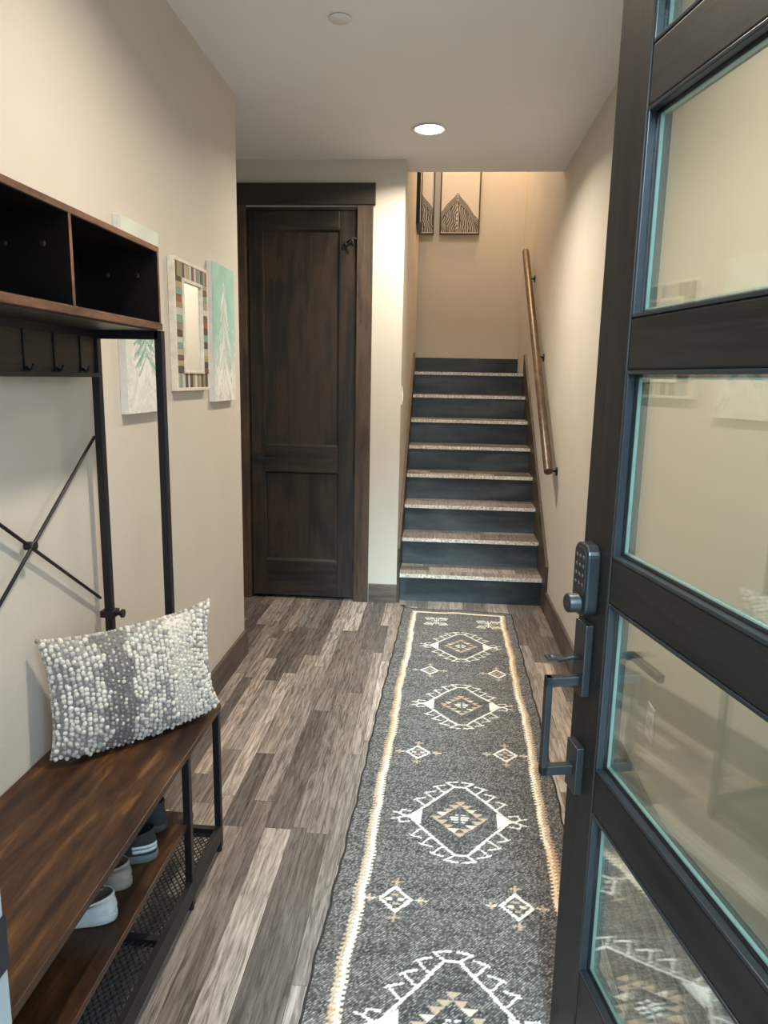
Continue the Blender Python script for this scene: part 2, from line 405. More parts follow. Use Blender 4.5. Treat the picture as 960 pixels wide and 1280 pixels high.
struct('floor_landing', MB().box(-1.6, XC-.001, 6.1, YS, 8*RIS-.2, 8*RIS).box(XC, XR, Y1+RUN*7+.05, YS, 8*RIS-.2, 8*RIS-.03), M['porch'])

# handrail on brackets
def rp(y): return .935+(y-4.27)*(2.505-.935)/(6.20-4.27)
hr = thing('handrail', 'round brown wooden handrail on black wall brackets beside the stairs', 'handrail', (.655, 4.27, .9))
obj('rail', MB().tube([(.652, 4.27, rp(4.27)), (.652, 6.20, rp(6.20))], .0275, 20), M['rail_wood'], hr, bevel=.004)
for y in (4.36, 5.22, 6.0):
    z = rp(y)-.028
    b = MB().tube([(.652, y, z), (.652, y, z-.02), (.672, y, z-.045), (XR-.006, y, z-.052)], .006, 10)
    b.lathe([(0,-.007), (.027,-.007), (.027,0), (0,0)], (XR-.0005, y, z-.052), 0, 20).box(.640, .664, y-.03, y+.03, z-.004, z+.004)
    obj('bracket', b, M['black_metal'], hr)

# ------------------------------------------------------------------ ceiling fittings
def downlight(name, label, cx, cy, hz, group=None, k=1):
    t = thing(name, label, 'light', (cx, cy, hz), group=group)
    r = .075*k
    obj('trim_ring', MB().lathe([(r, 0.0), (r+.012, -.002), (r+.016, -.006), (r+.010,-.0065), (r-.002,-.004), (r-.002, .000)], (cx, cy, hz), 2, 48), M['cap_white'], t)
    obj('diffuser', MB().lathe([(0.0005,-.0025), (r-.003,-.0025), (r-.003,-.0005), (0.0005,-.0005)], (cx, cy, hz), 2, 48), M['lamp'], t)
    return t
downlight('recessed_downlight', 'round glowing recessed ceiling light near the top of the stairs opening', -.104, 4.024, HC)
LIGHTS = []
def disk(x, y, z, e, col, spread, r=.07, rot=(0,0,0)):
    L = bpy.data.lights.new('lamp_light', 'AREA'); L.shape = 'DISK'; L.size = r*2; L.energy = e; L.color = col; L.spread = math.radians(spread)
    o = bpy.data.objects.new('lamp_light', L); o.location = (x, y, z); o.rotation_euler = rot; C.objects.link(o); return o
WARM = (1, .86, .69)
disk(-.104, 4.024, HC-.009, 25, WARM, 152)
disk(-.104, 1.72, HC-.009, 22, WARM, 152)
disk(.46, 6.72, 4.49, 22, (1, .60, .24), 160, .08)
disk(.05, 6.05, 4.49, 11, (1, .93, .86), 165, .08)  # unseen fill lamp added to lift the landing wall with neutral light
c = MB().lathe([(0.0005,-.008), (.038,-.008), (.041,-.005), (.041,-.003), (.034,-.003), (.034,0.0005), (.0005,.0005)], (-.409, 2.847, HC), 2, 40)
tag(obj('sprinkler_cover', c, M['cap_white']), 'small round unlit white cover disc flush on the ceiling', 'ceiling cover')

# ------------------------------------------------------------------ wall plates
sw = thing('light_switch', 'white light switch plate on the side wall at the foot of the stairs', 'light switch', (XC, 4.636, 1.30))
obj('plate', box(XC, XC+.006, 4.60, 4.672, 1.297, 1.412), M['white_plastic'], sw, bevel=.002)
obj('rocker', box(XC+.006, XC+.010, 4.62, 4.652, 1.322, 1.387), M['white_plastic'], sw, bevel=.001)
ou = thing('wall_outlet', 'white wall outlet low on the right wall, seen through the door glass', 'outlet', (XR, 2.22, .32))
obj('plate', box(XR-.006, XR, 2.180, 2.254, .318, .436), M['white_plastic'], ou, bevel=.002)
obj('socket_face', box(XR-.0085, XR-.006, 2.200, 2.234, .344, .410), M['white_plastic'], ou, bevel=.001)
for z in (.360, .394):
    for y in (2.208, 2.2235): obj('socket_slot', box(XR-.0092, XR-.0084, y, y+.0025, z-.005, z+.005), M['rubber'], ou)

# ------------------------------------------------------------------ raster helpers
class Ras:
    """colour sheet over [0,W]x[0,H] metres; drawn then put on the vertices of a fine grid"""
    def __init__(s, W, H, step):
        s.nx = int(round(W/step))+1; s.ny = int(round(H/step))+1; s.W = W; s.H = H
        s.X, s.Y = np.meshgrid(np.linspace(0, W, s.nx), np.linspace(0, H, s.ny)); s.c = np.zeros((s.ny, s.nx, 3)); s.rnd = rng.rand(s.ny, s.nx)
    def put(s, m, col, a=1):
        s.c[m] = s.c[m]*(1-a)+np.array(col)*a
    def line(s, p, q, w, col, jag=0, a=1, w2=None):
        px, py = p; qx, qy = q; dx, dy = qx-px, qy-py; L = dx*dx+dy*dy+1e-12
        t = np.clip(((s.X-px)*dx+(s.Y-py)*dy)/L, 0, 1)
        d = np.hypot(s.X-px-t*dx, s.Y-py-t*dy)
        ww = w if w2 is None else w+(w2-w)*t
        s.put(d < ww*.5*(1+jag*(s.rnd-.5)), col, a)
    def poly(s, pts, w, col, jag=0, a=1):
        for p, q in zip(pts[:-1], pts[1:]): s.line(p, q, w, col, jag, a)
    def tri(s, pts, col):
        (x1,y1),(x2,y2),(x3,y3) = pts
        e = lambda ax, ay, bx, by: (s.X-ax)*(by-ay)-(s.Y-ay)*(bx-ax)
        a, b, c = e(x1,y1,x2,y2), e(x2,y2,x3,y3), e(x3,y3,x1,y1)
        s.put(((a >= 0) & (b >= 0) & (c >= 0)) | ((a <= 0) & (b <= 0) & (c <= 0)), col)
    def grid(s, fn):
        """fn(X, Y) -> coordinates array; returns the collector"""
        P = fn(s.X, s.Y).reshape(-1, 3); mb = MB(); mb.v = [tuple(p) for p in P]
        i = np.arange(s.nx-1); j = np.arange(s.ny-1)[:, None]*s.nx
        a = (j+i).ravel(); mb.f = list(zip(a.tolist(), (a+1).tolist(), (a+1+s.nx).tolist(), (a+s.nx).tolist())); mb.sm = [True]*len(mb.f)
        mb.col = np.clip(s.c, 0, 1).reshape(-1, 3); return mb

# ------------------------------------------------------------------ rug
RY0, RY1 = .80, 4.42
RW = .70
R = Ras(RW, RY1-RY0, .0040)
ny, nx = R.ny, R.nx
# heathered charcoal weave: weft streaks across, salt and pepper
row = rng.rand(ny, 1); row2 = np.repeat(rng.rand(ny//6+2, 1), 6, 0)[:ny]
stre = np.zeros((ny, nx)); k = rng.rand(ny, nx//9+2); stre = np.repeat(k, 9, 1)[:, :nx]
sp = rng.rand(ny, nx)
chk = ((np.arange(ny)[:, None]+np.arange(nx)[None, :]) % 2)
val = .022+.25*(sp**2.0)*(.35+1.1*chk)+.045*stre*row+.03*row2
R.c[:] = val[..., None]*np.array([1.0,.98,.97])
# brownish patches
br = np.clip(np.sin(R.X*9+1.0)*np.sin(R.Y*2.1+.5)+.25*np.sin(R.Y*31), 0, 1)*.55
R.c *= (1-br[..., None]*np.array([-.02,.07,.14]))
off = -(-.262)   # rug x -> sheet x:  x = sheetx + left edge (nearly constant)
def cx(x): return x+.262-.012
WHT = (.78,.76,.70); CRM = (.68,.61,.50); TAN = (.46,.36,.26)
def Yr(y): return y-RY0
# long cream/tan bands beside both edges
for x0, sgn in ((.060, 1), (RW-.048, -1)):
    wig = .0035*np.sin(R.Y*7)+.0030*((np.arange(ny)//2 % 2)[:, None]-.5)*2
    d = (R.X-x0-wig)*sgn
    m = (d > 0) & (d < .030) & (R.Y < Yr(4.372))
    tone = np.where(d[..., None] < .014, np.array(TAN)*1.05, np.array(CRM)*1.3)*(.7+.6*sp[..., None])
    warm = (np.sin(R.Y*3.1+sgn) > .2)[..., None]
    tone = np.where(warm, tone*np.array([1,.88,.78]), tone)
    R.c[m] = tone[m]
m = (R.Y > Yr(4.345)) & (R.Y < Yr(4.368)) & (R.X > .060) & (R.X < RW-.048); R.c[m] = (np.array(CRM)*1.1*(.8+.4*sp[..., None]))[m]
def both(f): f(1, 1); f(-1, 1); f(1, -1); f(-1, -1)
def medallion(x, y, kx=1, ky=1, jag=.5):
    x = cx(x); y = Yr(y); a, b = .160*kx, .190*ky; w = .0085
    P = lambda u, v: (x+u, y+v)
    # dark ground inside
    dm = (np.abs(R.X-x)/a+np.abs(R.Y-y)/b) < .97; R.c[dm] *= .82
    def side(sx, sy):
        R.line(P(sx*.020, sy*b), P(sx*a, sy*.012), w, WHT, jag)
        for t in (.22, .46, .70):
            bx, by = sx*(.02+(a-.02)*t), sy*(b+(.012-b)*t)
            e = (bx+sx*.037, by+sy*.037)
            R.poly([P(bx, by), P(bx+sx*.012, by+sy*.006), P(*e), P(e[0]-sx*.034, e[1]+sy*.011)], w*.72, WHT, jag)
            R.line(P(e[0], e[1]), P(e[0]+sx*.006, e[1]-sy*.006), w*.6, WHT, jag)
        # horns at the tips
        R.poly([P(sx*.018, sy*b), P(sx*.048, sy*(b+.026)), P(sx*.008, sy*(b+.034))], w*.8, WHT, jag)
        R.poly([P(sx*(a+.015), 0), P(sx*(a+.045), sy*.012), P(sx*(a+.036), sy*.034), P(sx*(a+.006), sy*.030)], w*.75, WHT, jag)
        R.line(P(sx*(a+.04), sy*.014), P(sx*(a+.066), sy*.020), w*.7, WHT, jag)
    both(side)
    for s in (1, -1):
        R.line(P(-.022, s*b), P(.022, s*b), w, WHT, jag)
        R.tri([P(s*(a-.034), .040), P(s*(a-.034), -.040), P(s*(a+.022), 0)], WHT)
        R.line(P(s*a, 0), P(s*(a+.03), 0), w, WHT, jag)
    for i in range(4):
        t = i/4
        for sx, sy in ((1,1), (1,-1), (-1,-1), (-1,1)):
            u, v = (.078*t, .088*(1-t)) if sx*sy > 0 else (.078*(1-t), .088*t)
            u *= sx*kx; v *= sy*ky
            R.tri([P(u-.019, v+.010), P(u+.019, v+.010), P(u, v-.013)], TAN if (i+sx) % 3 else CRM)
    for v, h in ((.020, .014), (.006, .028), (-.006, .026), (-.020, .016)):
        R.line(P(-h, v), P(h, v), .007, WHT, jag)
    R.line(P(0, .026), P(0, -.026), .008, (.10,.11,.13), jag)
def small(x, y):
    x = cx(x); y = Yr(y); P = lambda u, v: (x+u, y+v)
    R.poly([P(0,.048), P(.044,0), P(0,-.048), P(-.044,0), P(0,.048)], .0095, WHT, .8)
    for u, v in ((0,.072), (0,-.072), (.072,0), (-.072,0)):
        R.line(P(u-.014, v), P(u+.014, v), .0075, CRM if u else TAN, .6); R.line(P(u, v-.012), P(u, v+.012), .0075, TAN, .6)
    for u, v in ((0,.018), (0,-.018), (.017,0), (-.017,0)):
        R.line(P(u-.005, v), P(u+.005, v), .010, TAN if v else CRM, .4)
for x, y in ((.120,3.787), (.116,3.052), (.108,2.192), (.093,1.395)): medallion(x, y)
for x, y in ((-.039,3.432), (.300,3.425), (-.055,2.613), (.284,2.630), (-.071,1.792), (.268,1.796), (-.075,1.02), (.262,1.02)): small(x, y)
for x, y in ((-.030,4.200), (.292,4.186)):
    x = cx(x); y = Yr(y)-.012; Q = 1.35
    R.line((x, y-.055), (x, y+.065), .006, WHT, .3); R.line((x-.03, y+.058), (x+.05, y+.058), .006, CRM, .3)
    for sx in (1, -1):
        for sy in (1, -1):
            pts = [(x+sx*.006, y+sy*.012), (x+sx*.026, y+sy*.072), (x+sx*.072, y+sy*.062), (x+sx*.056, y+sy*.024), (x+sx*.012, y+sy*.014)]
            R.poly(pts, .006, WHT, .3)
            R.line((x+sx*.034, y+sy*.047), (x+sx*.050, y+sy*.047), .020, CRM, .3)
R.c *= (.86+.28*rng.rand(ny, nx))[..., None]
LEFT = [(.7,-.292), (1.4,-.276), (1.616,-.269), (1.92,-.258), (2.31,-.246), (2.8,-.238), (3.21,-.227), (3.62,-.214), (4.2,-.198), (4.47,-.190)]
RIGHT = [(.7,.425), (1.6,.442), (2.27,.457), (2.51,.465), (2.89,.477), (3.58,.482), (4.2,.488), (4.47,.492)]
def ledge(y): return np.interp(y, [a for a, b in LEFT], [b for a, b in LEFT])+.0022*np.sin(y*23)+.0015*np.sin(y*51)
def redge(y): return np.interp(y, [a for a, b in RIGHT], [b for a, b in RIGHT])+.0022*np.sin(y*19+1)+.0015*np.sin(y*47)
def topcurve(u): return .018*np.exp(-((u-.5)/.09)**2)-.030*u+.02*np.exp(-(u/.05)**2)-.012*np.exp(-((1-u)/.05)**2)
def rugz(x, y): return .0065+.0012*np.sin(y*8+x*4)*np.sin(x*11+2)
def rugpos(X, Y):
    y = RY0+Y; u = X/RW
    yy = y+topcurve(u)*np.clip((y-4.0)/.42, 0, 1)
    x = ledge(y)*(1-u)+redge(y)*u
    return np.stack([x, yy, rugz(x, yy)], -1)
rug = thing('runner_rug', 'long charcoal woven runner rug with white medallions and tan side bands', 'rug', (.1, 2.6, 0))
obj('weave', R.grid(rugpos), M['rug'], rug, recalc=False)
def edge(pts):
    return [(p[0], p[1], max(.0045, p[2]-.002)) for p in pts]
us = np.linspace(0, RW, 60); vs_ = np.linspace(0, RY1-RY0, 260)
loop = edge(rugpos(us, np.zeros(60)).tolist())+edge(rugpos(np.full(258, RW), vs_[1:-1]).tolist())+edge(rugpos(us[::-1], np.full(60, RY1-RY0)).tolist())+edge(rugpos(np.zeros(258), vs_[::-1][1:-1]).tolist())
obj('edge_cord', MB().tube(loop, .0042, 8, closed=True), M['cord'], rug)
tas = MB()
b = rugpos(np.array([0.0]), np.array([RY1-RY0]))[0]
for k in range(7):
    a = 1.75+random.uniform(-.5, .5); L = random.uniform(.03,.05)
    tas.tube([(b[0], b[1], .005), (b[0]+.5*L*math.cos(a), b[1]+.5*L*math.sin(a), .012), (b[0]+L*math.cos(a), b[1]+L*math.sin(a), .005)], .0022, 6)
obj('corner_tassel', tas, M['cord'], rug)

# ------------------------------------------------------------------ hall tree (bench, posts, cubby shelf)
ht = thing('hall_tree', 'rustic brown hall tree with cubby shelf, black metal frame, bench and shoe shelves', 'hall tree', (-.82, 1.28, 0))
CY0, CY1 = .575, 1.950
FX, BX = -.765, -.985
T_ = .0145
# cubby cabinet
obj('cabinet_top', box(BX, FX, CY0, CY1, 1.797-T_, 1.797), M['rustic_edge'], ht, bevel=.001)
cf = obj('cabinet_floor', box(BX, FX, CY0, CY1+.008, 1.586-T_*.3, 1.586+T_*.9), M['rustic_edge'], ht, bevel=.001)
for y in (CY0, 1.020, 1.476, CY1-.012):
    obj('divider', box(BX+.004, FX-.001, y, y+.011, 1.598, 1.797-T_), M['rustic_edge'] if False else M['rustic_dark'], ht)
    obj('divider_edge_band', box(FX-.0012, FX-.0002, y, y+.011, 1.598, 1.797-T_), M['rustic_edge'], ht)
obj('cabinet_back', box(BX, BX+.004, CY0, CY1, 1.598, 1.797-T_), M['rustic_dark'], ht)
for y in (CY1-.0125, 1.4755):
    for x in (-.822, -.905): obj('screw_cap', MB().lathe([(0.0005,-.0005), (.0068,-.0005), (.0068,0), (0.0005,0)], (x, y, 1.722), 1, 20), M['tan_cap'], ht)
for i_, (a, b) in enumerate(((CY0+.011, 1.020), (1.031, 1.476), (1.487, CY1-.012))):
    obj('compartment_dark_sheet', MB().box(BX+.004, FX-.0015, a, b, 1.797-T_-.0012, 1.797-T_-.0002).box(BX+.004, FX-.0015, a, b, 1.5993, 1.6003), M['rustic_dark'], ht)  # thin near-black sheets added to make the compartments read darker
obj('underside_panel', box(BX+.003, FX-.012, CY0+.02, CY1, 1.578, 1.5815), M['rustic_dark'], ht)
# posts and frames
q = .011
for y in (CY0+.02, 1.262, 1.955):
    obj('rear_post', box(-.957-q, -.957+q, y-q, y+q, 0.012, 1.580), M['black_metal'], ht, bevel=.0015)
for y in (CY0+.02, 1.955):
    obj('front_post', box(-.774-q, -.774+q, y-q, y+q, .486, 1.580), M['black_metal'], ht, bevel=.0015)
    obj('cross_bar', box(-.957, -.774, y-q, y+q, 1.556, 1.578), M['black_metal'], ht, bevel=.0015)
obj('long_bar', MB().box(-.957-q, -.957+q, CY0+.03, 1.95, 1.560, 1.580), M['black_metal'], ht)
# hook board with hooks
hb = obj('hook_board', box(-.970, -.955, CY0+.035, 1.944, 1.462, 1.5775), M['hook_board'], ht, bevel=.001)
obj('hook_rail', box(-.972, -.946, CY0+.03, 1.946, 1.452, 1.464), M['black_metal'], ht)
for k in range(9):
    y = 1.864-.131*k
    h = MB().box(-.9545, -.951, y-.0055, y+.0055, 1.466, 1.572).tube([(-.952, y, 1.474), (-.944, y, 1.467), (-.936, y, 1.470), (-.932, y, 1.482)], .004, 8)
    obj('coat_hook', h, M['black_metal'], ht)
# crossed braces behind
for ya, yb in ((1.262, 1.955), (CY0+.02, 1.262)):
    obj('brace_rod', MB().tube([(-.972, ya+.006, .812), (-.972, yb-.006, 1.286)], .0045, 10), M['black_metal'], ht)
    obj('brace_rod', MB().tube([(-.981, ya+.006, 1.286), (-.981, yb-.006, .812)], .0045, 10), M['black_metal'], ht)
    ym = (ya+yb)/2
    obj('brace_clip', MB().tube([(-.990, ym, 1.049), (-.964, ym, 1.049)], .011, 14), M['black_metal'], ht)
cl = MB().box(-.978, -.936, 1.935, 1.975, .755, .775).tube([(-.98, 1.955, .765), (-.918, 1.955, .765)], .007, 10).tube([(-.922, 1.955, .765), (-.914, 1.955, .765)], .013, 12)
obj('wall_anchor', cl, M['black_metal'], ht, bevel=.001)
# bench
BT = .486
obj('bench_top', box(-.996, -.632, .575, 1.972, BT-.018, BT), M['rustic'], ht, bevel=.0018)
for y in (.60, 1.958):
    obj('leg', box(-.655, -.635, y-.010, y+.010, .012, BT-.018), M['black_metal'], ht, bevel=.0015)
    obj('foot', MB().tube([(-.645, y, 0), (-.645, y, .013)], .0085, 14), M['rubber'], ht)
for y in (.84, 1.706):
    obj('leg', box(-.657, -.637, y-.010, y+.010, .012, BT-.018), M['black_metal'], ht, bevel=.0015)
    obj('foot', MB().tube([(-.647, y, 0), (-.647, y, .013)], .0085, 14), M['rubber'], ht)
obj('shoe_shelf', box(-.980, -.648, .61, 1.752, .250, .266), M['rustic'], ht, bevel=.0015)
for y in (.83, 1.697): obj('shelf_support', box(-.98, -.66, y, y+.018, .232, .249), M['black_metal'], ht)
mf = MB().box(-.652, -.634, .61, 1.948, .042, .092).box(-.985, -.967, .61, 1.948, .062, .092).box(-.967, -.652, 1.928, 1.948, .062, .092).box(-.967, -.652, .61, .63, .062, .092)
for y in (1.05, 1.50): mf.box(-.967, -.652, y-.010, y+.010, .066, .088)
ms = obj('mesh_shelf_frame', mf, M['black_metal'], ht, bevel=.001)
me_ = MB()
W_ = .315; pitch = .022
def dbar(y, s):
    # diagonal strand across the shelf, clipped to the frame
    pts = []
    x0, x1 = -.967, -.652; k = 1.35
    ya, yb = (y, y+W_*k) if s > 0 else (y+W_*k, y)
    p = [(x0, ya), (x1, yb)]
    (xa, y_a), (xb, y_b) = p
    lo, hi = .63, 1.928
    def cut(t): return (xa+(xb-xa)*t, y_a+(y_b-y_a)*t)
    t0, t1 = 0, 1
    for lim, sg in ((lo, 1), (hi, -1)):
        fa, fb = (y_a-lim)*sg, (y_b-lim)*sg
        if fa < 0 and fb < 0: return
        if fa < 0: t0 = max(t0, fa/(fa-fb))
        if fb < 0: t1 = min(t1, fa/(fa-fb))
    if t1-t0 < .02: return
    me_.tube([(*cut(t0), .077), (*cut(t1), .077)], .0019, 4, cap=False, smooth=False)
y = .63-W_*1.35
while y < 1.93: dbar(y, 1); dbar(y+.011, -1); y += pitch
obj('wire_mesh', me_, M['black_metal'], ms)

# ------------------------------------------------------------------ shoes on the brown shelf
def outline(t):   # plan outline of a shoe, t in 0..2pi, toe at -x ; heel at +x ; length 1 (x in -1..0)
    x = -.5+.5*math.cos(t); w = .155+.028*math.cos(2*t)-.035*math.cos(t)
    s = math.sin(t); y = w*math.copysign(abs(s)**.75, s)*1.0
    return x, y
def shoe(name, label, cat, loc, rz, body, sole, lining, L=.27, hgt=.065, stripe=None, group=None):
    t = thing(name, label, cat, loc, rz, group, local=True)
    N = 40
    def ring(z, sc, op):     # op 0 outline of the sole, 1 foot opening
        out = []
        for k in range(N):
            a = 2*PI*k/N; x, y = outline(a)
            ox, oy = -.275+.258*math.cos(a), .136*math.sin(a)
            X = (x*(1-op)+ox*op); Y = (y*(1-op)+oy*op)
            cx_ = -.5*(1-op)-.27*op
            out.append(((cx_+(X-cx_)*sc)*L, Y*sc*L, z+(.012*max(0, (math.cos(a)))*op if op else 0)))
        return out
    s = MB()
    vs = ring(0, .94, 0)+ring(.004, 1.0, 0)+ring(.018, 1.0, 0)+ring(.022, .985, 0)
    s.add(vs, [(i*N+k, i*N+(k+1) % N, (i+1)*N+(k+1) % N, (i+1)*N+k) for i in range(3) for k in range(N)]+[tuple(reversed(range(N)))], True)
    obj('sole', s, sole, t)
    u = MB(); lv = [(.018, .97, 0), (.030, 1.0, 0), (.042, .985, .12), (.052, .96, .34), (hgt*.92, .98, .70), (hgt, 1.0, .95), (hgt+.003, .97, 1.0), (hgt, .93, 1.0)]
    vs = []
    for z, sc, op in lv: vs += ring(z, sc, op)
    u.add(vs, [(i*N+k, i*N+(k+1) % N, (i+1)*N+(k+1) % N, (i+1)*N+k) for i in range(len(lv)-1) for k in range(N)], True)
    obj('upper', u, body, t)
    ln = MB(); lv = [(hgt, .93, 1.0), (.040, .80, 1.0), (.026, .70, 1.0)]
    vs = []
    for z, sc, op in lv: vs += ring(z, sc, op)
    ln.add(vs, [(i*N+k, i*N+(k+1) % N, (i+1)*N+(k+1) % N, (i+1)*N+k) for i in range(2) for k in range(N)]+[tuple(range(2*N, 3*N))], True)
    obj('lining', ln, lining, t)
    if stripe:
        m = MB()
        for z0, z1 in ((.030, .037), (.041, .047)):
            pts = []
            for a in np.linspace(-.95, -.10, 14):
                x, y = outline(a)
                pts.append((x*L*1.004+.0012, y*L*1.02-.0012, z0+(z1-z0)*.5+.006*(a+.95)))
            n = len(pts); vs = [(p[0], p[1], p[2]-.0042) for p in pts]+[(p[0], p[1], p[2]+.0042) for p in pts]
            m.add(vs, [(i, i+1, n+i+1, n+i) for i in range(n-1)], True)
        so = obj('side_stripe', m, stripe, t)
        sm = so.modifiers.new('Solid', 'SOLIDIFY'); sm.thickness = .0015
    return t
M['clog_pale'] = plain('clog_pale', (.50,.54,.53,1), .6, nscale=60, var=.12)
M['clog_tan'] = plain('clog_taupe', (.27,.24,.20,1), .7, nscale=60, var=.12)
M['insole'] = plain('cork_insole', (.16,.12,.08,1), .8, nscale=30)
M['shoe_dark'] = plain('charcoal_knit', (.022,.027,.032,1), .8, nscale=200, var=.4, bstr=.4, bscale=500)
M['sole_grey'] = plain('sole_grey', (.13,.15,.16,1), .6)
M['sole_dark'] = plain('sole_dark', (.05,.055,.06,1), .6)
M['lining_dark'] = plain('lining_dark', (.012,.012,.014,1), .9)
M['stripe'] = plain('stripe_pale', (.55,.64,.64,1), .5)
shoe('slip_on_shoe', 'pale blue-grey slip-on shoe, nearest of the shoes under the bench', 'shoe', (-.682, 1.352, .2665), .18, M['clog_pale'], M['clog_pale'], M['insole'], .25, .054)
shoe('slip_on_shoe', 'taupe slip-on shoe between the pale shoe and the dark sneakers', 'shoe', (-.694, 1.455, .2665), .10, M['clog_tan'], M['clog_tan'], M['insole'], .25, .052)
shoe('sneaker', 'charcoal sneaker with a pale stripe at the heel, under the bench', 'shoe', (-.672, 1.560, .2665), .14, M['shoe_dark'], M['sole_grey'], M['lining_dark'], .27, .072, M['stripe'])
shoe('sneaker', 'plain dark sneaker farthest along the shelf under the bench', 'shoe', (-.692, 1.672, .2665), .08, M['shoe_dark'], M['sole_dark'], M['lining_dark'], .27, .072)

# ------------------------------------------------------------------ pillow
def pillow():
    A = Vector((-.940, 1.590, BT)); B = Vector((-.632, 1.938, BT))
    ex = (B-A).normalized(); up = Vector((0,0,1)); nf = ex.cross(up).normalized()     # front normal (+x, -y)
    if nf.x < 0: nf = -nf
    lean = math.radians(7); ez = (up*math.cos(lean)-nf*math.sin(lean)).normalized(); nn = ex.cross(ez); nn = nn if nn.dot(nf) > 0 else -nn
    W, H = .482, .332; A = A-ex*.017; c0 = A+ex*(W/2)+ez*(H/2)+nf*.010
    rt = thing('throw_pillow', 'textured cream and grey lumbar pillow leaning at the end of the bench', 'pillow', tuple(A+ex*W/2))
    def P(u, v, side, lift=0):
        # u, v in -1..1
        pin_y = 1-.13*(1-abs(u)**2.6); pin_x = 1-(.13 if u > 0 else .07)*(1-abs(v)**2.6)
        flap = 1.0
        x = u*W/2*pin_x; z = v*H/2*pin_y
        if v < 0: z = v*H/2*(1-.13*abs(v)*abs(u)**3)
        z += .004*u*(1 if v > 0 else 0)*abs(v)
        th = .060*((1-abs(u)**2.6)*(1-abs(v)**2.6))**.55
        return c0+ex*x+ez*z+nn*(side*th+(.004+lift)*side)
    nu, nv = 64, 46
    mb = MB(); cols = []
    def zone(u, v):
        # colour and loop size by the woven design
        X = u*W/2+W/2; 
        def dia(xc, hw): return abs(X-xc)/hw+0
        f = (v*.5+.5)*3.0
        tri = abs((f % 1.0)-.5)*2
        if abs(X-.165) < .040+.012*math.cos(f*2*PI): return 'dark'
        if abs(X-.365) < .034+.012*math.cos(f*2*PI+1.5): return 'light'
        return 'chunk'
    for side in (1, -1):
        b = len(mb.v); vs = []
        for j in range(nv+1):
            for i in range(nu+1):
                u, v = -1+2*i/nu, -1+2*j/nv
                vs.append(P(u, v, side)); z = zone(u, v) if side > 0 else 'back'
                n = random.uniform(.8, 1.2)
                base = {'dark': (.20,.19,.185), 'light': (.62,.59,.53), 'chunk': (.32,.31,.29), 'back': (.33,.33,.33)}[z]
                cols.append([c*n for c in base])
        mb.add(vs, [(j*(nu+1)+i, j*(nu+1)+i+1, (j+1)*(nu+1)+i+1, (j+1)*(nu+1)+i) for j in range(nv) for i in range(nu)], True)
    # edge band joining both faces
    idx = [(0, i) for i in range(nu+1)]+[(j, nu) for j in range(1, nv+1)]+[(nv, i) for i in range(nu-1, -1, -1)]+[(j, 0) for j in range(nv-1, 0, -1)]
    S0 = (nu+1)*(nv+1); n = len(idx)
    for k in range(n):
        a = idx[k][0]*(nu+1)+idx[k][1]; b2 = idx[(k+1) % n]; b2 = b2[0]*(nu+1)+b2[1]
        mb.f.append((a, b2, S0+b2, S0+a)); mb.sm.append(True)
    mb.col = np.array(cols)
    obj('cushion_cover', mb, M['pillow'], rt)
    # looped yarn: rows of little bobbles in columns
    lp = MB(); lc = []
    sph = []; fs = []
    for i in range(5):
        for k in range(8):
            a = PI*(i/4); t = 2*PI*k/8; sph.append((math.sin(a)*math.cos(t), math.sin(a)*math.sin(t), math.cos(a)))
    for i in range(4):
        for k in range(8): fs.append((i*8+k, i*8+(k+1) % 8, (i+1)*8+(k+1) % 8, (i+1)*8+k))
    ncol, nrow = 34, 27
    for ci in range(ncol):
        for ri in range(nrow):
            u = -1+2*(ci+.5)/ncol; v = -1+2*(ri+.5+(.5 if ci % 2 else 0))/(nrow+.5)
            if abs(v) > .99: continue
            z = zone(u, v)
            u += random.uniform(-.012,.012); v += random.uniform(-.018,.018)
            r = {'chunk': .0064, 'dark': .0044, 'light': .0046}[z]*random.uniform(.8, 1.2)
            c = P(u, v, 1, .001)
            w = random.random()
            if z == 'chunk':
                col = (.78,.74,.66) if w < .62 else ((.58,.56,.52) if w < .85 else (.34,.33,.33))
            elif z == 'dark': col = (.26,.245,.24) if w < .5 else ((.44,.41,.37) if w < .75 else (.66,.62,.55))
            else: col = (.76,.72,.63) if w < .75 else (.60,.59,.55)
            g = random.uniform(.88, 1.1); col = [x*g for x in col]
            tl = random.uniform(-.5, .5)
            vs = []
            for (a, b, d) in sph:
                ax = a*math.cos(tl)-d*math.sin(tl); dz = a*math.sin(tl)+d*math.cos(tl)
                vs.append(c+ex*(ax*r*1.0)+ez*(dz*r*1.08)+nn*(b*r*.75)); lc.append(col)
            lp.add(vs, fs, True)
    # crusty loops round the rim
    for k in range(230):
        t = k/230*4; e = t % 1; s = int(t)
        u, v = [(-1+2*e, 1), (1, 1-2*e), (1-2*e, -1), (-1, -1+2*e)][s]
        c = P(u*.995, v*.995, 1, -.003); r = random.uniform(.0038,.0056)*(1.2 if s in (0, 1) else .9)
        if s == 2: c = c+ez*.004
        vs = [c+ex*(a*r)+ez*(d*r)+nn*(b*r) for (a, b, d) in sph]; g = random.choice((.72,.6,.45,.3)); lc += [(g, g*.96, g*.88)]*len(sph)
        lp.add(vs, fs, True)
    lp.col = np.array(lc)
    obj('yarn_loops', lp, M['pillow_loop'], rt, recalc=False)
pillow()

